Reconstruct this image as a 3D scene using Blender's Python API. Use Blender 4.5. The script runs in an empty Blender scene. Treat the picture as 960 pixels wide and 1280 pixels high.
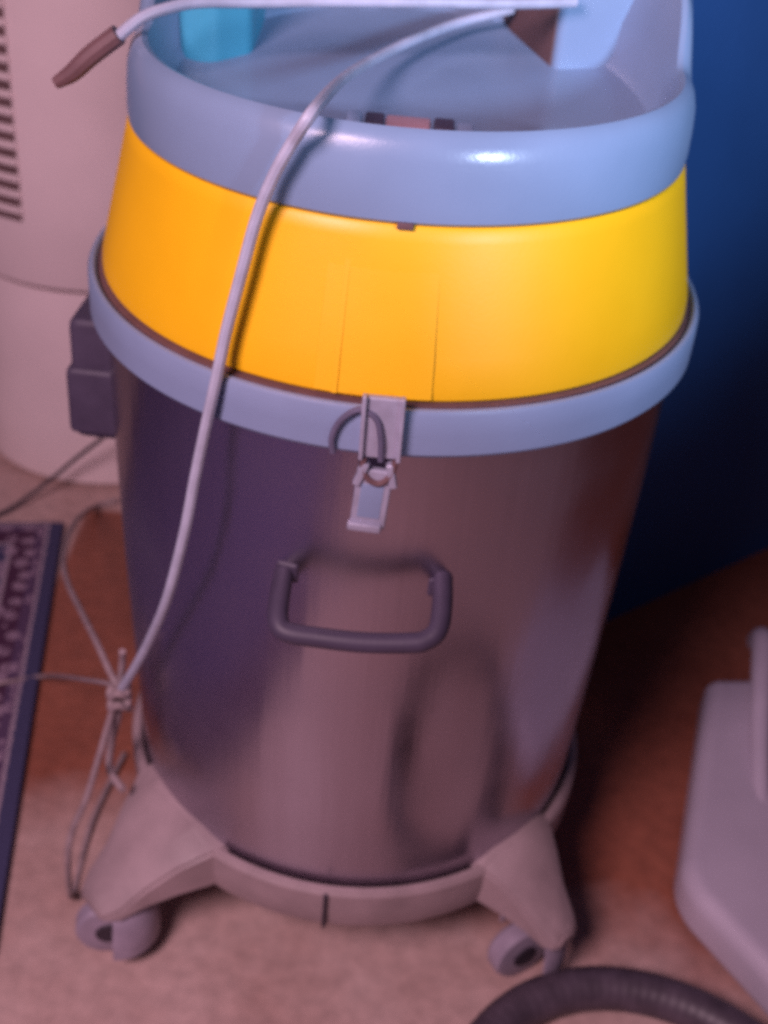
import bpy, bmesh, math, random
from mathutils import Vector, Matrix
random.seed(7)
R = math.radians
scene = bpy.context.scene
C = scene.collection

# ------------------------------------------------------------------ camera
def make_camera():
    yaw, pit, roll = 0.009, 0.5985, 0.0913
    f = Vector((math.sin(yaw)*math.cos(pit), math.cos(yaw)*math.cos(pit), -math.sin(pit)))
    r = f.cross(Vector((0, 0, 1))).normalized(); u = r.cross(f)
    c, s = math.cos(roll), math.sin(roll)
    r, u = c*r + s*u, -s*r + c*u
    m = Matrix((( r.x, u.x, -f.x, 0), (r.y, u.y, -f.y, -0.9143), (r.z, u.z, -f.z, 1.0102), (0, 0, 0, 1)))
    cam = bpy.data.cameras.new('camera'); o = bpy.data.objects.new('camera', cam); C.objects.link(o)
    o.matrix_world = m
    cam.sensor_fit = 'VERTICAL'; cam.sensor_height = 24.0; cam.sensor_width = 18.0
    cam.lens = 24.0*1558/1280
    cam.clip_start = 0.01; cam.clip_end = 60
    cam.dof.use_dof = True; cam.dof.focus_distance = 0.60; cam.dof.aperture_fstop = 4.8
    scene.camera = o
make_camera()

# ------------------------------------------------------------------ light
w = bpy.data.worlds.new('World'); scene.world = w; w.use_nodes = True
bg = w.node_tree.nodes['Background']
bg.inputs[0].default_value = (0.50, 0.36, 0.56, 1); bg.inputs[1].default_value = 0.09

def area(name, loc, target, size, power, col):
    l = bpy.data.lights.new(name, 'AREA'); l.shape = 'DISK'; l.size = size; l.energy = power; l.color = col
    o = bpy.data.objects.new(name, l); C.objects.link(o); o.location = loc
    o.rotation_euler = (Vector(target) - Vector(loc)).to_track_quat('-Z', 'Y').to_euler()
    return o
area('warm_room_lamp', (-0.62, -1.28, 1.55), (-0.10, -0.25, 0.30), 0.55, 31, (1.0, 0.66, 0.79))
def spot(name, loc, target, power, col, cone, rad):
    l = bpy.data.lights.new(name, 'SPOT'); l.energy = power; l.color = col; l.spot_size = R(cone); l.spot_blend = 1.0; l.shadow_soft_size = rad
    o = bpy.data.objects.new(name, l); C.objects.link(o); o.location = loc
    o.rotation_euler = (Vector(target) - Vector(loc)).to_track_quat('-Z', 'Y').to_euler()
spot('blue_spot_lamp', (0.72, -1.22, 1.10), (0.20, 0.1, 0.84), 115, (0.56, 0.70, 1.0), 38, 0.075)

vs = scene.view_settings
vs.view_transform = 'Standard'; vs.look = 'None'; vs.gamma = 1; vs.exposure = 0.0
vs.use_curve_mapping = False
scene.cycles.pixel_filter_type = 'BLACKMAN_HARRIS'
scene.cycles.filter_width = 2.8
scene.cycles.use_denoising = False

# ------------------------------------------------------------------ materials
def nodes(name):
    m = bpy.data.materials.new(name); m.use_nodes = True
    nt = m.node_tree
    return m, nt, nt.nodes['Principled BSDF']

def mat(name, col, rough=0.5, metal=0.0, var=0.12, scale=30, bump=0.15, bscale=400, col2=None, spec=0.5, rvar=0.12):
    """plain procedural stuff: mottled colour, uneven gloss, fine relief"""
    m, nt, b = nodes(name)
    tc = nt.nodes.new('ShaderNodeTexCoord')
    n = nt.nodes.new('ShaderNodeTexNoise'); n.inputs['Scale'].default_value = scale; n.inputs['Detail'].default_value = 6
    nt.links.new(tc.outputs['Object'], n.inputs['Vector'])
    cr = nt.nodes.new('ShaderNodeValToRGB')
    c2 = col2 or tuple(c*(1-var*2) for c in col)
    cr.color_ramp.elements[0].position = 0.3; cr.color_ramp.elements[1].position = 0.7
    cr.color_ramp.elements[0].color = (*c2, 1); cr.color_ramp.elements[1].color = (*col, 1)
    nt.links.new(n.outputs['Fac'], cr.inputs['Fac']); nt.links.new(cr.outputs['Color'], b.inputs['Base Color'])
    mr = nt.nodes.new('ShaderNodeMapRange'); mr.inputs['To Min'].default_value = max(0.02, rough-rvar); mr.inputs['To Max'].default_value = rough+rvar
    nt.links.new(n.outputs['Fac'], mr.inputs['Value']); nt.links.new(mr.outputs['Result'], b.inputs['Roughness'])
    b.inputs['Metallic'].default_value = metal
    b.inputs['Specular IOR Level'].default_value = spec
    n2 = nt.nodes.new('ShaderNodeTexNoise'); n2.inputs['Scale'].default_value = bscale; n2.inputs['Detail'].default_value = 3
    nt.links.new(tc.outputs['Object'], n2.inputs['Vector'])
    bp = nt.nodes.new('ShaderNodeBump'); bp.inputs['Strength'].default_value = bump; bp.inputs['Distance'].default_value = 0.001
    nt.links.new(n2.outputs['Fac'], bp.inputs['Height']); nt.links.new(bp.outputs['Normal'], b.inputs['Normal'])
    return m

M = {}
M['grey'] = mat('grey_plastic', (0.22, 0.31, 0.46), 0.27, scale=14, var=0.05, bump=0.08)
M['rim'] = mat('rim_plastic', (0.23, 0.30, 0.45), 0.40, scale=14, var=0.05, bump=0.1)
M['yellow'] = mat('yellow_plastic', (0.92, 0.50, 0.006), 0.42, scale=9, var=0.05, bump=0.06)
M['teal'] = mat('cyan_lit_plastic', (0.06, 0.34, 0.48), 0.42, scale=14, var=0.06)  # cyan light on the left handle mount, painted into its base colour
M['black'] = mat('black_plastic', (0.060, 0.046, 0.082), 0.55, scale=40, bump=0.08)
M['base'] = mat('base_plastic', (0.37, 0.275, 0.285), 0.55, scale=26, var=0.14, bump=0.3)
M['wheel'] = mat('castor_grey', (0.36, 0.30, 0.38), 0.45, scale=40, var=0.15)
M['dark'] = mat('dark_rubber', (0.035, 0.025, 0.04), 0.6, scale=60)
M['latch'] = mat('latch_metal', (0.44, 0.44, 0.56), 0.42, metal=0.25, scale=60, var=0.12)
M['cord'] = mat('cord_vinyl', (0.46, 0.48, 0.60), 0.45, scale=60, var=0.1)
M['shaded'] = mat('shaded_cord', (0.36, 0.27, 0.28), 0.55, scale=80, var=0.2)  # darker copy of the cord; shade on the hanging strands is painted in
M['hook'] = mat('hook_wire', (0.13, 0.12, 0.19), 0.45, scale=60)
M['dull_brown'] = mat('dull_brown_rubber', (0.16, 0.085, 0.09), 0.55, scale=60, var=0.1)
M['beige'] = mat('beige_plastic', (0.80, 0.66, 0.66), 0.5, scale=7, var=0.06, bump=0.15)
M['slot_and_shade'] = mat('slot_and_shade_dark', (0.14, 0.080, 0.080), 0.7)  # vent slots and seam, also the painted shade on the right mount
M['white'] = mat('white_plastic', (0.50, 0.44, 0.53), 0.4, scale=12, var=0.06)
M['hose'] = mat('hose_grey', (0.085, 0.062, 0.085), 0.5, scale=50, var=0.2)
M['pink'] = mat('switch_pink', (0.42, 0.24, 0.28), 0.4)
M['wall'] = mat('blue_wall_paint', (0.006, 0.062, 0.21), 0.7, scale=5, var=0.10, bump=0.4, bscale=150)

def steel():
    m, nt, b = nodes('polished_steel')
    tc = nt.nodes.new('ShaderNodeTexCoord')
    mp = nt.nodes.new('ShaderNodeMapping'); mp.inputs['Scale'].default_value = (1, 1, 0.05)
    nt.links.new(tc.outputs['Object'], mp.inputs['Vector'])
    n = nt.nodes.new('ShaderNodeTexNoise'); n.inputs['Scale'].default_value = 38; n.inputs['Detail'].default_value = 5
    nt.links.new(mp.outputs['Vector'], n.inputs['Vector'])
    sm = nt.nodes.new('ShaderNodeTexNoise'); sm.inputs['Scale'].default_value = 9; sm.inputs['Detail'].default_value = 5
    nt.links.new(tc.outputs['Object'], sm.inputs['Vector'])
    b.inputs['Base Color'].default_value = (0.43, 0.39, 0.47, 1)
    b.inputs['Metallic'].default_value = 1.0
    mr = nt.nodes.new('ShaderNodeMapRange'); mr.inputs['From Min'].default_value = 0.35; mr.inputs['From Max'].default_value = 0.7
    mr.inputs['To Min'].default_value = 0.20; mr.inputs['To Max'].default_value = 0.36
    nt.links.new(sm.outputs['Fac'], mr.inputs['Value']); nt.links.new(mr.outputs['Result'], b.inputs['Roughness'])
    bp = nt.nodes.new('ShaderNodeBump'); bp.inputs['Strength'].default_value = 0.20; bp.inputs['Distance'].default_value = 0.004
    nt.links.new(n.outputs['Fac'], bp.inputs['Height']); nt.links.new(bp.outputs['Normal'], b.inputs['Normal'])
    return m
M['steel'] = steel()

def floor_mat():
    m, nt, b = nodes('two_tone_floor')
    tc = nt.nodes.new('ShaderNodeTexCoord')
    n = nt.nodes.new('ShaderNodeTexNoise'); n.inputs['Scale'].default_value = 4.5; n.inputs['Detail'].default_value = 8; n.inputs['Roughness'].default_value = 0.62
    nt.links.new(tc.outputs['Object'], n.inputs['Vector'])
    def ramp(a, b_):
        cr = nt.nodes.new('ShaderNodeValToRGB'); e = cr.color_ramp.elements
        e[0].position = 0.28; e[0].color = (*a, 1); e[1].position = 0.72; e[1].color = (*b_, 1)
        nt.links.new(n.outputs['Fac'], cr.inputs['Fac']); return cr.outputs['Color']
    pale_tone = ramp((0.38, 0.235, 0.205), (0.55, 0.40, 0.37))        # pale tone, outside the mask
    red = ramp((0.18, 0.052, 0.030), (0.31, 0.105, 0.062))       # red-brown tone, inside the mask
    def mth(op, a, b_=None, clamp=False):
        k = nt.nodes.new('ShaderNodeMath'); k.operation = op; k.use_clamp = clamp
        for q, v in enumerate((a, b_)):
            if v is None: continue
            if isinstance(v, (int, float)): k.inputs[q].default_value = v
            else: nt.links.new(v, k.inputs[q])
        return k.outputs[0]
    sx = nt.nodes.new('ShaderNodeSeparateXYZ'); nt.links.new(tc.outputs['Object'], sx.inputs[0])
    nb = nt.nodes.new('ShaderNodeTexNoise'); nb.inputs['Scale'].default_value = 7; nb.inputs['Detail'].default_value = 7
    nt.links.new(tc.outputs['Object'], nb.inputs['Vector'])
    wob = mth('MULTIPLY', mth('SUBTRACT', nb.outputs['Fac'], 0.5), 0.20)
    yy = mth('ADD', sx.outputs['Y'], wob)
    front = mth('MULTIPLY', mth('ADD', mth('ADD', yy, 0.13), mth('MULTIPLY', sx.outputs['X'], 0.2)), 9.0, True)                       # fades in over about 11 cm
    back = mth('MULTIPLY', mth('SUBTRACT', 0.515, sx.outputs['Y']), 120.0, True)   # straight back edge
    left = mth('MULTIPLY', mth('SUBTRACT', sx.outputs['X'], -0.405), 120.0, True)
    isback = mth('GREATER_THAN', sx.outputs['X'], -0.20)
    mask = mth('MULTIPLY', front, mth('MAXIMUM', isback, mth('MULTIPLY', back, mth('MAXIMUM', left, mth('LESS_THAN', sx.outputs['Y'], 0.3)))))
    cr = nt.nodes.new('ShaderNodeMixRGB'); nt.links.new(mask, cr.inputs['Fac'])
    nt.links.new(pale_tone, cr.inputs['Color1']); nt.links.new(red, cr.inputs['Color2'])
    n3 = nt.nodes.new('ShaderNodeTexNoise'); n3.inputs['Scale'].default_value = 60; n3.inputs['Detail'].default_value = 6
    nt.links.new(tc.outputs['Object'], n3.inputs['Vector'])
    mx = nt.nodes.new('ShaderNodeMixRGB'); mx.blend_type = 'OVERLAY'; mx.inputs['Fac'].default_value = 0.35
    nt.links.new(cr.outputs['Color'], mx.inputs['Color1']); nt.links.new(n3.outputs['Fac'], mx.inputs['Color2'])
    nt.links.new(mx.outputs['Color'], b.inputs['Base Color'])
    mr = nt.nodes.new('ShaderNodeMapRange'); mr.inputs['To Min'].default_value = 0.35; mr.inputs['To Max'].default_value = 0.6
    nt.links.new(n.outputs['Fac'], mr.inputs['Value']); nt.links.new(mr.outputs['Result'], b.inputs['Roughness'])
    bp = nt.nodes.new('ShaderNodeBump'); bp.inputs['Strength'].default_value = 0.2; bp.inputs['Distance'].default_value = 0.002
    nt.links.new(n3.outputs['Fac'], bp.inputs['Height']); nt.links.new(bp.outputs['Normal'], b.inputs['Normal'])
    return m
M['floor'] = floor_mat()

def rug_mat():
    """woven pattern in rug space: x = metres in from the right edge (negative), y along the edge"""
    m, nt, b = nodes('woven_rug')
    tc = nt.nodes.new('ShaderNodeTexCoord')
    sx = nt.nodes.new('ShaderNodeSeparateXYZ'); nt.links.new(tc.outputs['Object'], sx.inputs[0])
    def math_(op, a, bb=None):
        k = nt.nodes.new('ShaderNodeMath'); k.operation = op
        for i, v in enumerate((a, bb)):
            if v is None: continue
            if isinstance(v, (int, float)): k.inputs[i].default_value = v
            else: nt.links.new(v, k.inputs[i])
        return k.outputs[0]
    ix = math_('MULTIPLY', sx.outputs['X'], -1.0)               # distance from right edge
    iy = math_('MULTIPLY', sx.outputs['Y'], -1.0)               # distance from far edge
    dist = math_('MINIMUM', ix, math_('ADD', iy, 0.012))
    nz = nt.nodes.new('ShaderNodeTexNoise'); nz.inputs['Scale'].default_value = 120; nz.inputs['Detail'].default_value = 2
    nt.links.new(tc.outputs['Object'], nz.inputs['Vector'])
    wob = math_('MULTIPLY', math_('SUBTRACT', nz.outputs['Fac'], 0.5), 0.004)
    dw = math_('ADD', dist, wob)
    cr = nt.nodes.new('ShaderNodeValToRGB'); cr.color_ramp.interpolation = 'CONSTANT'
    nt.links.new(math_('MULTIPLY', dw, 5.0), cr.inputs['Fac'])
    navy = (0.060, 0.058, 0.125, 1); pale = (0.36, 0.28, 0.34, 1); wine = (0.075, 0.030, 0.065, 1); mid = (0.10, 0.06, 0.12, 1)
    e = cr.color_ramp.elements
    e[0].position = 0; e[0].color = navy
    e[1].position = 0.085; e[1].color = pale
    for p, c in ((0.103, mid), (0.17, wine), (0.30, pale), (0.325, navy), (0.40, wine), (0.50, pale), (0.52, navy), (0.56, (0.10, 0.085, 0.20, 1))):
        k = e.new(p); k.color = c
    vo = nt.nodes.new('ShaderNodeTexVoronoi'); vo.inputs['Scale'].default_value = 40; vo.inputs['Randomness'].default_value = 0.55
    nt.links.new(tc.outputs['Object'], vo.inputs['Vector'])
    spot = math_('LESS_THAN', vo.outputs['Distance'], 0.38)
    spot2 = math_('GREATER_THAN', nz.outputs['Fac'], 0.42)
    inband = math_('MULTIPLY', math_('GREATER_THAN', dw, 0.024), math_('MULTIPLY', spot, spot2))
    mx = nt.nodes.new('ShaderNodeMixRGB'); mx.inputs['Color2'].default_value = (0.34, 0.24, 0.32, 1)
    nt.links.new(math_('MULTIPLY', inband, 0.85), mx.inputs['Fac']); nt.links.new(cr.outputs['Color'], mx.inputs['Color1'])
    nt.links.new(mx.outputs['Color'], b.inputs['Base Color'])
    b.inputs['Roughness'].default_value = 0.95; b.inputs['Specular IOR Level'].default_value = 0.15
    n2 = nt.nodes.new('ShaderNodeTexNoise'); n2.inputs['Scale'].default_value = 500
    nt.links.new(tc.outputs['Object'], n2.inputs['Vector'])
    bp = nt.nodes.new('ShaderNodeBump'); bp.inputs['Strength'].default_value = 0.6; bp.inputs['Distance'].default_value = 0.002
    nt.links.new(n2.outputs['Fac'], bp.inputs['Height']); nt.links.new(bp.outputs['Normal'], b.inputs['Normal'])
    return m
M['rug'] = rug_mat()

# ------------------------------------------------------------------ mesh helpers
def obj(name, bm, m, parent=None, smooth=True, angle=35):
    me = bpy.data.meshes.new(name)
    bmesh.ops.recalc_face_normals(bm, faces=bm.faces)
    bm.to_mesh(me); bm.free()
    if smooth:
        for p in me.polygons: p.use_smooth = True
        try: me.set_sharp_from_angle(angle=R(angle))
        except Exception: pass
    me.materials.append(M[m])
    o = bpy.data.objects.new(name, me); C.objects.link(o)
    if parent: o.parent = parent
    return o

def thing(name, label, cat, loc=(0, 0, 0), rotz=0):
    o = bpy.data.objects.new(name, None); C.objects.link(o); o.empty_display_size = 0.05
    o.location = loc; o.rotation_euler = (0, 0, rotz); o['label'] = label; o['category'] = cat
    return o
def tag(o, label, cat): o['label'] = label; o['category'] = cat; return o

def revolve(prof, a0=0, a1=360, seg=144, zf=None, closed=False, rf=None):
    """prof: (r, z) list; zf(theta, r, z) -> z lets a rim rise and fall; closed joins last to first profile point"""
    bm = bmesh.new(); full = abs(a1 - a0 - 360) < 1e-6
    n = seg if full else seg + 1
    rows = []
    for i in range(n):
        t = R(a0 + (a1 - a0)*i/seg)
        rows.append([bm.verts.new(((rf(t, r, z) if rf else r)*math.cos(t), (rf(t, r, z) if rf else r)*math.sin(t), zf(t, r, z) if zf else z)) for r, z in prof])
    k = len(prof)
    for i in range(n if full else n - 1):
        a, b = rows[i], rows[(i+1) % n]
        for j in range(k if closed else k - 1):
            bm.faces.new((a[j], b[j], b[(j+1) % k], a[(j+1) % k]))
    if closed and not full:
        bm.faces.new(rows[0]); bm.faces.new(rows[-1])
    bmesh.ops.remove_doubles(bm, verts=bm.verts, dist=1e-6)
    return bm

def spline(pts, n=10):
    P = [Vector(p) for p in pts]; P = [2*P[0]-P[1]] + P + [2*P[-1]-P[-2]]
    out = []
    for i in range(1, len(P)-2):
        for k in range(n):
            t = k/n
            out.append(0.5*((2*P[i]) + (P[i+1]-P[i-1])*t + (2*P[i-1]-5*P[i]+4*P[i+1]-P[i+2])*t*t + (3*P[i]-P[i-1]-3*P[i+1]+P[i+2])*t**3))
    out.append(P[-2]); return out

def tube(pts, rad, seg=10, bm=None, flat=1.0, rib=None, cyclic=False):
    bm = bm or bmesh.new(); n = len(pts); rings = []
    prev = None
    for i, p in enumerate(pts):
        a = pts[max(i-1, 0)]; b = pts[min(i+1, n-1)]
        t = (b-a).normalized()
        if prev is None:
            up = Vector((0, 0, 1)) if abs(t.z) < 0.9 else Vector((0, 1, 0))
            x = t.cross(up).normalized()
        else:
            x = (prev - t*prev.dot(t)).normalized()
        prev = x; y = t.cross(x)
        rr = rad(i/(n-1)) if callable(rad) else rad
        if rib: rr *= rib(i)
        rings.append([bm.verts.new(p + x*math.cos(2*math.pi*k/seg)*rr + y*math.sin(2*math.pi*k/seg)*rr*flat) for k in range(seg)])
    for i in range(n-1):
        for k in range(seg):
            bm.faces.new((rings[i][k], rings[i][(k+1) % seg], rings[i+1][(k+1) % seg], rings[i+1][k]))
    bm.faces.new(rings[0]); bm.faces.new(rings[-1])
    return bm

def prism(poly, z0, z1, bevel=0.0, segs=3):
    bm = bmesh.new()
    a = [bm.verts.new((x, y, z0)) for x, y in poly]; b = [bm.verts.new((x, y, z1)) for x, y in poly]
    n = len(poly)
    bm.faces.new(a); bm.faces.new(b)
    for i in range(n): bm.faces.new((a[i], a[(i+1) % n], b[(i+1) % n], b[i]))
    bmesh.ops.recalc_face_normals(bm, faces=bm.faces)
    if bevel: bmesh.ops.bevel(bm, geom=bm.edges[:], offset=bevel, segments=segs, profile=0.6, affect='EDGES', clamp_overlap=True)
    return bm

def box(cx, cy, cz, sx, sy, sz, bevel=0.0, rot=None, segs=3):
    bm = bmesh.new(); bmesh.ops.create_cube(bm, size=1.0)
    bmesh.ops.scale(bm, vec=(sx, sy, sz), verts=bm.verts)
    if bevel: bmesh.ops.bevel(bm, geom=bm.edges[:], offset=bevel, segments=segs, profile=0.6, affect='EDGES', clamp_overlap=True)
    if rot: bmesh.ops.rotate(bm, verts=bm.verts, matrix=rot)
    bmesh.ops.translate(bm, verts=bm.verts, vec=(cx, cy, cz))
    return bm

def round_poly(pts, rads, seg=8):
    """round each corner of a polygon with its own radius"""
    out = []; n = len(pts)
    for i in range(n):
        p = Vector((*pts[i], 0)); a = Vector((*pts[i-1], 0)) - p; b = Vector((*pts[(i+1) % n], 0)) - p
        r_ = rads[i]; a.normalize(); b.normalize()
        if r_ <= 0: out.append((p.x, p.y)); continue
        h = a.angle(b)/2; d = r_/math.tan(h)
        c = p + (a+b).normalized()*(r_/math.sin(h))
        s = p + a*d - c; e = p + b*d - c
        ang = s.angle(e); sign = 1 if s.cross(e).z > 0 else -1
        for k in range(seg+1):
            q = Matrix.Rotation(sign*ang*k/seg, 3, 'Z') @ s
            out.append((c.x+q.x, c.y+q.y))
    return out

# ------------------------------------------------------------------ setting
def sheet(name, poly, m):
    bm = bmesh.new(); bm.faces.new([bm.verts.new(p) for p in poly])
    o = obj(name, bm, m, smooth=False); o['kind'] = 'structure'; return o
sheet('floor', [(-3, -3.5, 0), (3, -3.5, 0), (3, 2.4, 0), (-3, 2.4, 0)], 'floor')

def wall():
    line = [(-1.8, 1.20), (0.19, 1.20), (0.19, 0.262), (1.75, 1.49)]
    bm = bmesh.new(); th = 0.06
    fr = [(bm.verts.new((x, y, -0.01)), bm.verts.new((x, y, 1.6))) for x, y in line]
    bk = [(bm.verts.new((x, y, -0.01)), bm.verts.new((x, y, 1.6))) for x, y in [(-1.8, 1.26), (0.25, 1.26), (0.25, 0.37), (1.73, 1.55)]]
    for L in (fr, bk):
        for a, b in zip(L, L[1:]): bm.faces.new((a[0], b[0], b[1], a[1]))
    for i in range(3):
        bm.faces.new((fr[i][1], fr[i+1][1], bk[i+1][1], bk[i][1]))
        bm.faces.new((fr[i][0], fr[i+1][0], bk[i+1][0], bk[i][0]))
    for i in (0, 3): bm.faces.new((fr[i][0], fr[i][1], bk[i][1], bk[i][0]))
    o = obj('wall', bm, 'wall', smooth=False); o['kind'] = 'structure'
wall()

# ------------------------------------------------------------------ vacuum cleaner
V = thing('vacuum_cleaner', 'wet and dry vacuum cleaner with grey and yellow head on polished steel tank', 'vacuum cleaner')

# tank
ZR = 0.59
tank = obj('tank', revolve([(0.0, 0.128), (0.203, 0.128), (0.2080, 0.133), (0.2090, 0.145), (0.2135, 0.24), (0.2185, 0.36),
                            (0.2215, 0.46), (0.2230, 0.53), (0.2235, 0.592), (0.20, 0.592)], seg=192), 'steel', V)
tank['label'] = 'polished stainless steel tank reflecting the floor'

# tank handle: bracket plates, two arms and a bar held off the steel
def tank_handle():
    z0 = 0.474
    arm = [(-0.060, -0.214, z0+0.000), (-0.0605, -0.236, z0-0.004), (-0.0595, -0.254, z0-0.010), (-0.053, -0.262, z0-0.014),
           (-0.03, -0.264, z0-0.015), (0.0, -0.265, z0-0.015), (0.03, -0.264, z0-0.013), (0.042, -0.262, z0-0.011), (0.050, -0.255, z0-0.006), (0.052, -0.236, z0+0.002), (0.0515, -0.214, z0+0.008)]
    h = obj('carry_handle', tube(spline(arm, 8), 0.0072, 12, flat=1.0), 'black', tank)
    for x in (-0.060, 0.0515):
        a = math.atan2(-0.222, x)
        rot = Matrix.Rotation(a + math.pi/2, 3, 'Z')
        obj('handle_bracket', box(0.2210*math.cos(a), 0.2210*math.sin(a), z0+0.001, 0.017, 0.006, 0.016, 0.003, rot), 'black', tank)
tank_handle()

# rim between tank and head
rim = obj('rim', revolve([(0.218, 0.589), (0.2325, 0.589), (0.2350, 0.592), (0.2352, 0.606), (0.2350, 0.6205), (0.2335, 0.6235), (0.2310, 0.6240),
                          (0.2290, 0.6225), (0.2280, 0.6160), (0.2230, 0.6145)], closed=True, seg=180), 'rim', V)
obj('gasket', revolve([(0.2210, 0.6150), (0.2276, 0.6165), (0.2272, 0.6235), (0.2210, 0.6235)], closed=True, seg=160), 'dull_brown', V)

# yellow band
def zr_yellow(z):
    return 0.2238 + (0.2008-0.2238)*(z-0.622)/(0.731-0.622)
band = obj('yellow_band', revolve([(0.2150, 0.6240), (0.2222, 0.6240), (0.2240, 0.6262), (0.2236, 0.634), (0.2195, 0.652), (0.2142, 0.675),
                                   (0.2085, 0.700), (0.2036, 0.722), (0.2018, 0.7295), (0.2000, 0.7315), (0.19, 0.7315)], seg=180), 'yellow', V)
# raised panel behind the front latch
prof_p = [(0.2238, 0.6275), (0.2195, 0.652), (0.2142, 0.675), (0.2085, 0.700), (0.2046, 0.718)]
def panel(off, a0, a1, n):
    k = len(prof_p)
    return revolve([(r + off*(1 - i/(k-1)) - 0.0006*i/(k-1), z) for i, (r, z) in enumerate(prof_p)] + [(r-0.003, z) for r, z in reversed(prof_p)], a0, a1, n, closed=True)
obj('latch_panel', panel(0.0024, -101.5, -82.5, 24), 'yellow', band)
obj('panel_rib', panel(0.0036, -98.6, -97.7, 3), 'yellow', band)

# grey head: crest rises from the front lip to the sides and back
def side_rise(t):
    k = max(0.0, min(1.0, (abs(math.cos(t)) - 0.52)/0.40)); k *= max(0.0, min(1.0, (math.sin(t) + 0.03)/0.35))
    return k*k*(3-2*k)
def splay(t, r, z):                       # the raised sides stay flush with the outer wall
    return r + (0.009*side_rise(t)*min(1.0, (z-0.758)/0.026) if r > 0.1835 and z > 0.758 else 0.0)
def crest(t, r, z):
    if r < 0.1800 and z < 0.76: return z + 0.028*max(0.0, min(1.0, (r*math.sin(t) + 0.02)/0.19))   # dish floor climbs to the back
    if z < 0.75: return z
    if math.sin(t) < -0.45: return z                 # low front lip
    return z + 0.050*side_rise(t)*(z-0.745)/(0.787-0.745)
shell = obj('head_shell', revolve([(0.192, 0.7320), (0.1990, 0.7320), (0.2010, 0.7340), (0.2018, 0.742), (0.2014, 0.758), (0.2004, 0.770), (0.1982, 0.7785),
                         (0.1945, 0.7845), (0.1900, 0.7870), (0.1860, 0.7855), (0.1838, 0.7800), (0.1820, 0.768), (0.1790, 0.752), (0.1740, 0.7455), (0.1660, 0.7440), (0.125, 0.7440), (0.085, 0.744), (0.045, 0.744), (0.015, 0.744), (0.0, 0.7440)],
                         seg=192, zf=crest, rf=splay), 'grey', V)
# handle mounts standing in the dish
m2 = round_poly([(0.109, 0.080), (0.176, 0.098), (0.150, 0.128), (0.120, 0.155), (0.062, 0.182)], [0.006, 0.004, 0.01, 0.01, 0.004], 5)
mount_b = obj('handle_mount', prism(m2, 0.742, 0.846, 0.003), 'grey', V)
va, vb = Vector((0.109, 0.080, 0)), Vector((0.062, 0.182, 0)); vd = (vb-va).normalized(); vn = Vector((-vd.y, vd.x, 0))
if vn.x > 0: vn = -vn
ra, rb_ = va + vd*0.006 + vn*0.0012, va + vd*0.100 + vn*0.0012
obj('mount_shade_panel', prism([(ra.x, ra.y), (rb_.x, rb_.y), (rb_.x - vn.x*0.004, rb_.y - vn.y*0.004), (ra.x - vn.x*0.004, ra.y - vn.y*0.004)], 0.747, 0.815, 0.0008), 'slot_and_shade', mount_b)  # dark panel that paints shade onto the mount's left face
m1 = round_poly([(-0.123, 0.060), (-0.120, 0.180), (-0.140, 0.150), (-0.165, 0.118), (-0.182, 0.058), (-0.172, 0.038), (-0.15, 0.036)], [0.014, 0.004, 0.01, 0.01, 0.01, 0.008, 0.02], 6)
mount_a = obj('handle_mount', prism(m1, 0.742, 0.846, 0.004), 'teal', V); mount_a['label'] = 'teal handle mount with cyan light painted into its colour'
hb = tube(spline([(-0.140, 0.115, 0.838), (-0.135, 0.118, 0.862), (-0.105, 0.122, 0.874), (-0.04, 0.125, 0.877), (0.04, 0.125, 0.877), (0.105, 0.122, 0.874), (0.13, 0.118, 0.862), (0.132, 0.115, 0.838)], 8), 0.017, 14, flat=0.8)
obj('handle', hb, 'grey', V)
# switch strip on the dish floor
sp = obj('switch_panel', box(-0.002, -0.088, 0.7465, 0.112, 0.040, 0.006, 0.002), 'black', V)
for x, wd, m, h in ((-0.036, 0.010, 'rim', 0.011), (-0.0225, 0.013, 'black', 0.011), (0.0, 0.030, 'pink', 0.010), (0.024, 0.014, 'black', 0.011), (0.0385, 0.011, 'rim', 0.009)):
    obj('switch', box(x, -0.084, 0.7485+h/2, wd, 0.018, h, 0.0022, Matrix.Rotation(R(8), 3, 'X')), m, sp)
# little screw cap at the seam
a = R(-89); obj('seam_clip', box(0.2022*math.cos(a), 0.2022*math.sin(a), 0.7320, 0.010, 0.004, 0.004, 0.001), 'dull_brown', shell)

# front latch
lt = obj('latch', box(0.0, -0.2362, 0.612, 0.027, 0.006, 0.044, 0.0025), 'latch', V)
for s in (-1, 1):
    obj('latch_rib', box(s*0.0120, -0.2400, 0.613, 0.0030, 0.006, 0.046, 0.0012), 'latch', lt)
obj('latch_hook', tube(spline([(-0.030, -0.2355, 0.590), (-0.031, -0.2365, 0.602), (-0.026, -0.2370, 0.615), (-0.015, -0.2375, 0.624), (-0.004, -0.2400, 0.620), (0.000, -0.2415, 0.606), (0.001, -0.2410, 0.590)], 6), 0.0022, 8), 'hook', lt)
obj('latch_wire', tube(spline([(-0.010, -0.2405, 0.590), (-0.009, -0.2410, 0.580), (-0.004, -0.2410, 0.574), (0.002, -0.2410, 0.573), (0.008, -0.2410, 0.579), (0.0105, -0.2405, 0.590)], 6), 0.0022, 8), 'dull_brown', lt)
rot = Matrix.Rotation(R(3.5), 3, 'Y')
lv = obj('latch_lever', box(-0.003, -0.2375, 0.559, 0.0235, 0.006, 0.046, 0.0022, rot), 'latch', lt)
obj('lever_lip', box(-0.0062, -0.2415, 0.5385, 0.0225, 0.006, 0.006, 0.002, rot), 'latch', lv)
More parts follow.
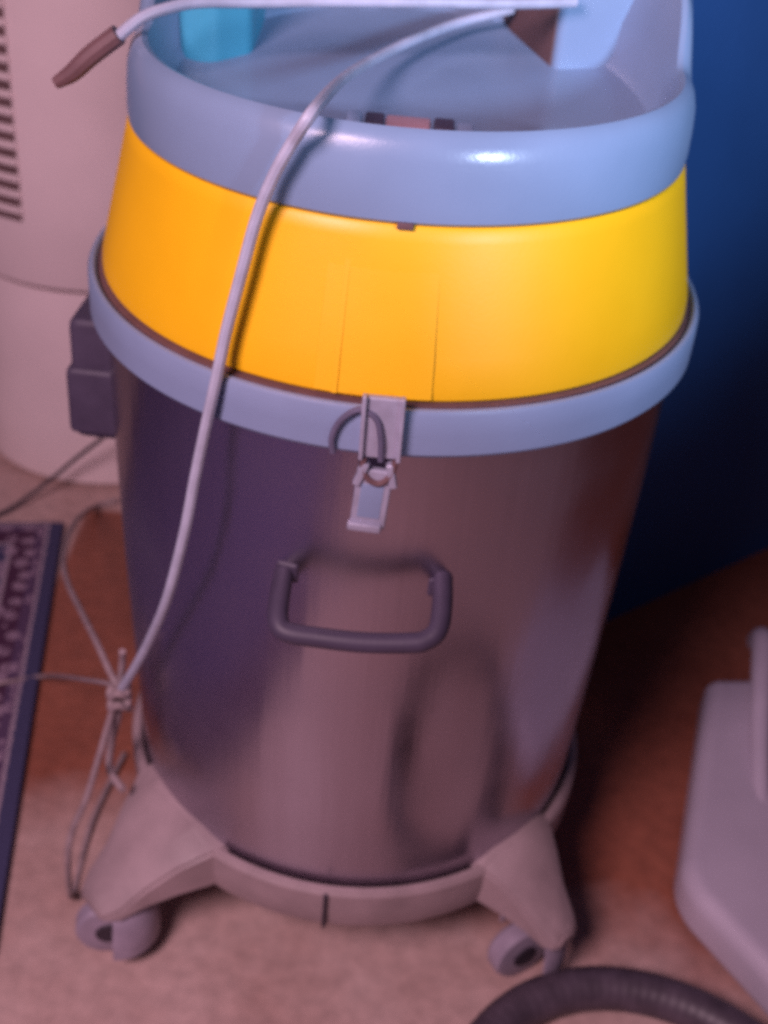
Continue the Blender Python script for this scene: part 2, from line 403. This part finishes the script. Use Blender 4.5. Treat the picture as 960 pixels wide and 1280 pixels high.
for s in (-1, 1):
    obj('lever_ear', box(-0.001+s*0.0098, -0.2395, 0.579, 0.005, 0.007, 0.018, 0.0015, Matrix.Rotation(R(3.5 - s*16), 3, 'Y')), 'latch', lv)
obj('lever_recess', box(-0.0034, -0.2403, 0.558, 0.0150, 0.0012, 0.026, 0.0005, rot), 'rim', lv)

# hose inlet on the left flank of the tank
inl = obj('hose_inlet', box(0, 0, 0, 0.075, 0.090, 0.108, 0.008), 'black', V)
inl.location = (-0.2145, 0.012, 0.510); inl.rotation_euler = (0, 0, R(-3))
obj('inlet_collar', box(-0.012, -0.008, -0.018, 0.058, 0.082, 0.060, 0.006), 'black', inl)

# trolley base: ring, legs, castors
base = obj('trolley_base', revolve([(0.0, 0.122), (0.2085, 0.122), (0.2105, 0.138), (0.2135, 0.1410), (0.2175, 0.1400), (0.2205, 0.136), (0.2205, 0.118), (0.2190, 0.100),
                                    (0.2170, 0.0945), (0.2120, 0.0940), (0.2080, 0.100), (0.0, 0.105)], seg=144), 'base', V)
a = R(-93.5); obj('base_seam', box(0.2216*math.cos(a), 0.2216*math.sin(a), 0.117, 0.0036, 0.004, 0.042, 0.001, Matrix.Rotation(R(3), 3, 'Z')), 'dark', base)
def loft(secs):
    bm = bmesh.new(); rr = [[bm.verts.new(p) for p in s] for s in secs]; n = len(secs[0])
    for a_, b_ in zip(rr, rr[1:]):
        for k in range(n): bm.faces.new((a_[k], a_[(k+1) % n], b_[(k+1) % n], b_[k]))
    bm.faces.new(rr[0]); bm.faces.new(rr[-1])
    bmesh.ops.recalc_face_normals(bm, faces=bm.faces)
    bmesh.ops.bevel(bm, geom=[e for e in bm.edges if e.calc_face_angle(0) > 0.5], offset=0.004, segments=2, affect='EDGES', clamp_overlap=True)
    return bm
def leg_bm(k=1.0, ext=0.0):
    secs = []
    for x, hw, zt, zb in ((0.192, 0.062, 0.150, 0.100), (0.214, 0.058, 0.149, 0.096), (0.236, 0.045, 0.134, 0.088), (0.258, 0.033, 0.112, 0.078), (0.278, 0.027, 0.094, 0.070), (0.290, 0.018, 0.084, 0.070)):
        hw *= k; x += ext*max(0, (x-0.214)/0.076)
        secs.append([(x, -hw, zb), (x, hw, zb), (x, hw, zt-0.010), (x, hw*0.55, zt), (x, -hw*0.55, zt), (x, -hw, zt-0.010)])
    return loft(secs)
def castor(parent, swivel, r0=0.262):
    hous = revolve([(0.0, 0.082), (0.013, 0.082), (0.020, 0.079), (0.0275, 0.070), (0.0320, 0.058), (0.0340, 0.042), (0.0340, 0.030)], -100, 100, 24)
    bmesh.ops.solidify(hous, geom=hous.faces[:], thickness=0.003)
    h = obj('castor_housing', hous, 'wheel', parent)
    h.location = (r0, 0, -0.006); h.rotation_euler = (0, 0, swivel)
    obj('stem', tube([Vector((0, 0, 0.050)), Vector((0, 0, 0.088))], 0.007, 12), 'dark', h)
    wp = [(0.0, -0.011), (0.020, -0.011), (0.0275, -0.0095), (0.0300, -0.006), (0.0300, 0.006), (0.0275, 0.0095), (0.020, 0.011), (0.0, 0.011)]
    wb = revolve(wp, seg=40); bmesh.ops.rotate(wb, verts=wb.verts, matrix=Matrix.Rotation(R(90), 3, 'X'))
    bmesh.ops.translate(wb, verts=wb.verts, vec=(-0.010, 0, 0.036))
    obj('wheel', wb, 'wheel', h)
    hb_ = revolve([(0, -0.0125), (0.011, -0.0125), (0.013, -0.0105), (0.013, 0.0105), (0.011, 0.0125), (0, 0.0125)], seg=24)
    bmesh.ops.rotate(hb_, verts=hb_.verts, matrix=Matrix.Rotation(R(90), 3, 'X')); bmesh.ops.translate(hb_, verts=hb_.verts, vec=(-0.010, 0, 0.036))
    obj('wheel_hub', hb_, 'dark', h)
for az, sw, k, ext in ((-137.5, 150, 1.05, 0.012), (-44, 75, 0.80, -0.004), (45, 20, 0.8, 0), (137, 200, 0.8, 0)):
    lg = obj('leg', leg_bm(k, ext), 'base', V); lg.rotation_euler = (0, 0, R(az))
    castor(lg, R(sw), 0.262 + ext - (0.012 if az == -44 else 0))

# ------------------------------------------------------------------ cords
cord = thing('power_cord', 'white power cord draped over the vacuum cleaner head and knotted beside its steel tank', 'cord', (-0.206, -0.120, 0.262))
def strand(name, pts, rad, m='cord', parent=cord, n=10):
    off = Vector(parent.location) if parent else Vector((0, 0, 0))
    return obj(name, tube([p - off for p in spline(pts, n)], rad, 10), m, parent)
strand('draped_length', [(0.075, 0.140, 0.787), (0.037, 0.120, 0.779), (0.006, 0.080, 0.775), (-0.025, 0.020, 0.772), (-0.045, -0.070, 0.779), (-0.053, -0.200, 0.797), (-0.066, -0.204, 0.776), (-0.077, -0.201, 0.753), (-0.086, -0.201, 0.727), (-0.094, -0.206, 0.693), (-0.102, -0.211, 0.657), (-0.108, -0.216, 0.623), (-0.116, -0.214, 0.582), (-0.123, -0.212, 0.544), (-0.131, -0.213, 0.497), (-0.147, -0.200, 0.428), (-0.170, -0.165, 0.354), (-0.190, -0.140, 0.299), (-0.205, -0.120, 0.260)],
       0.0039)
strand('upper_loop', [(-0.206, -0.120, 0.260), (-0.216, -0.110, 0.268), (-0.237, -0.070, 0.265), (-0.268, 0.000, 0.237), (-0.312, 0.100, 0.199), (-0.343, 0.200, 0.159), (-0.368, 0.330, 0.104), (-0.389, 0.500, 0.012), (-0.362, 0.530, 0.006)], 0.0030, 'shaded')
strand('loose_end', [(-0.207, -0.120, 0.261), (-0.203, -0.120, 0.289), (-0.201, -0.125, 0.308)], 0.0030, 'shaded')
strand('short_drop', [(-0.206, -0.120, 0.266), (-0.211, -0.113, 0.223), (-0.222, -0.100, 0.175), (-0.222, -0.112, 0.152), (-0.205, -0.135, 0.1515)], 0.0036, 'shaded')
strand('long_drop', [(-0.207, -0.120, 0.263), (-0.217, -0.120, 0.222), (-0.227, -0.130, 0.182), (-0.238, -0.140, 0.140), (-0.250, -0.150, 0.108), (-0.254, -0.158, 0.077), (-0.258, -0.142, 0.006), (-0.262, -0.05, 0.005), (-0.25, 0.05, 0.005)], 0.0030, 'shaded')
strand('side_strand', [(-0.211, -0.115, 0.260), (-0.254, -0.050, 0.202), (-0.356, 0.142, 0.024), (-0.409, 0.132, 0.016), (-0.459, 0.118, 0.015), (-0.56, 0.10, 0.015)], 0.0022, 'shaded')
kn = []
for k in range(40):
    t = k/39*2*math.pi*2.2
    kn.append((-0.207 + 0.0075*math.cos(t), -0.121 + 0.0075*math.sin(t), 0.236 + 0.030*k/39 + 0.003*math.sin(3*t)))
strand('knot', kn, 0.0036, 'shaded', n=2)
c2 = thing('cord_end', 'white cord end with brown tip hanging over the left of the grey head', 'cord', (-0.207, -0.010, 0.800))
CORD2 = [ (-0.200,-0.050,0.787), (-0.186,-0.040,0.798), (-0.172,-0.030,0.803), (-0.151,-0.010,0.805), (-0.114,0.010,0.804), (-0.059,0.020,0.807), (0.010,0.030,0.810), (0.068,0.050,0.810), (0.116,0.070,0.811) ]
strand('cord_length', CORD2, 0.0040, parent=c2)
strand('tip', [ (-0.244,-0.050,0.753), (-0.232,-0.050,0.761), (-0.218,-0.050,0.774), (-0.199,-0.050,0.789)], lambda t: 0.0036 + 0.0034*math.sin(min(1, t*1.4+0.1)*math.pi*0.5), 'dull_brown', parent=c2)  # brown length continuing the pale cord to the left

# ------------------------------------------------------------------ beige tower on the left
T = thing('tower_appliance', 'pale beige plastic tower appliance with dark vent slots behind the rug', 'appliance', (-0.415, 0.750, 0))
lower = obj('lower_body', revolve([(0, 0.004), (0.182, 0.004), (0.190, 0.010), (0.1915, 0.022), (0.1905, 0.10), (0.1885, 0.22), (0.1880, 0.302), (0, 0.302)], seg=96), 'beige', T)
upper = obj('upper_body', revolve([(0, 0.306), (0.186, 0.306), (0.1935, 0.309), (0.1960, 0.315), (0.1965, 0.40), (0.196, 0.80), (0.19, 0.91), (0.16, 0.935), (0, 0.94)], seg=96), 'beige', T)
obj('seam', revolve([(0.150, 0.300), (0.1855, 0.300), (0.1855, 0.308), (0.150, 0.308)], closed=True, seg=72), 'slot_and_shade', T)
grille = obj('vent_recess', revolve([(0.1950, 0.395), (0.1972, 0.395), (0.1972, 0.665), (0.1950, 0.665)], 190, 253.5, 32, closed=True), 'slot_and_shade', T)
for k in range(13):
    z = 0.402 + k*0.0205
    obj('vent_slat', revolve([(0.1955, z), (0.2000, z+0.004), (0.2000, z+0.0100), (0.1955, z+0.0125)], 189, 254, 32, closed=True), 'beige', grille)

cb = strand('thin_cable', [(-0.62, 0.40, 0.016), (-0.539, 0.445, 0.014), (-0.505, 0.478, 0.008), (-0.456, 0.520, 0.034), (-0.41, 0.508, 0.085), (-0.364, 0.490, 0.136), (-0.323, 0.470, 0.188), (-0.29, 0.40, 0.30), (-0.262, 0.10, 0.47), (-0.250, 0.035, 0.500)], 0.0028, 'dark', None)
tag(cb, 'thin dark cable slanting across the foot of the beige tower', 'cable')

# ------------------------------------------------------------------ rug
rug = obj('rug', prism([(0, 0), (0, -1.9), (-2.0, -1.9), (-2.0, 0)], 0.0, 0.009, 0.002, 2), 'rug')
rug.location = (-0.421, 0.462, 0.0015)
rug.rotation_euler = (0, 0, math.atan2(0.099, 0.615))
tag(rug, 'dark patterned rug with navy border lying on the brown floor', 'rug')

# ------------------------------------------------------------------ pale base at the right edge
W = thing('appliance_base', 'pale plastic slab base with rounded corner cut off by the right edge', 'appliance base', (0.45, 0.0, 0))
poly = round_poly([(0.408, 0.206), (0.327, -0.100), (0.455, -0.295), (0.66, -0.24), (0.66, 0.24)], [0.020, 0.075, 0.05, 0.05, 0.05], 14)
poly = [(x-0.45, y) for x, y in poly]
def soft_slab(poly, z0, z1, rad, n=7):
    """slab whose upper edge rolls over in a generous curve"""
    cx = sum(x for x, y in poly)/len(poly); cy = sum(y for x, y in poly)/len(poly)
    N = len(poly); bm = bmesh.new(); rows = []
    nrm = []
    for k in range(N):
        a_, b_ = Vector(poly[k-1]), Vector(poly[(k+1) % N]); t = (b_-a_).normalized(); nv = Vector((t.y, -t.x))
        if nv.dot(Vector(poly[k]) - Vector((cx, cy))) < 0: nv = -nv
        nrm.append(nv)
    lv = [(0.006, z0), (0.0, z0+0.006), (-0.001, z0+0.012)] + [(rad*(1-math.cos(q)), z1-rad+rad*math.sin(q)) for q in [math.pi/2*k/n for k in range(n+1)]]
    for ins, z in lv: rows.append([bm.verts.new((poly[k][0]-nrm[k].x*ins, poly[k][1]-nrm[k].y*ins, z)) for k in range(N)])
    for a_, b_ in zip(rows, rows[1:]):
        for k in range(N): bm.faces.new((a_[k], a_[(k+1) % N], b_[(k+1) % N], b_[k]))
    bm.faces.new(rows[0]); bm.faces.new(rows[-1])
    return bm
obj('slab', soft_slab(poly, 0.003, 0.055, 0.018), 'white', W, angle=60)
obj('ridge', tube(spline([(-0.018, 0.01, 0.046), (-0.012, 0.06, 0.058), (-0.002, 0.12, 0.068), (0.012, 0.19, 0.078), (0.024, 0.245, 0.082), (0.030, 0.27, 0.060)], 8), lambda t: 0.009+0.006*t, 14), 'white', W, angle=60)

# ------------------------------------------------------------------ hose on the floor
hp = []
for k in range(440):
    t = R(205) - (R(205)+R(160))*k/439
    rr = 1.0 + 0.02*math.sin(3*t+1) - 0.03*k/439
    hp.append(Vector((0.268 + 0.165*rr*math.cos(t), -0.382 + 0.180*rr*math.sin(t), 0.021 + 0.036*max(0, (k-330)/109)**1.0 )))
hose = obj('vacuum_hose', tube(hp, 0.0195, 14, rib=lambda i: 1.0 + 0.008*math.sin(i*2*math.pi/4)), 'hose')
tag(hose, 'dark corrugated hose curled in a ring on the floor at the bottom right', 'hose')
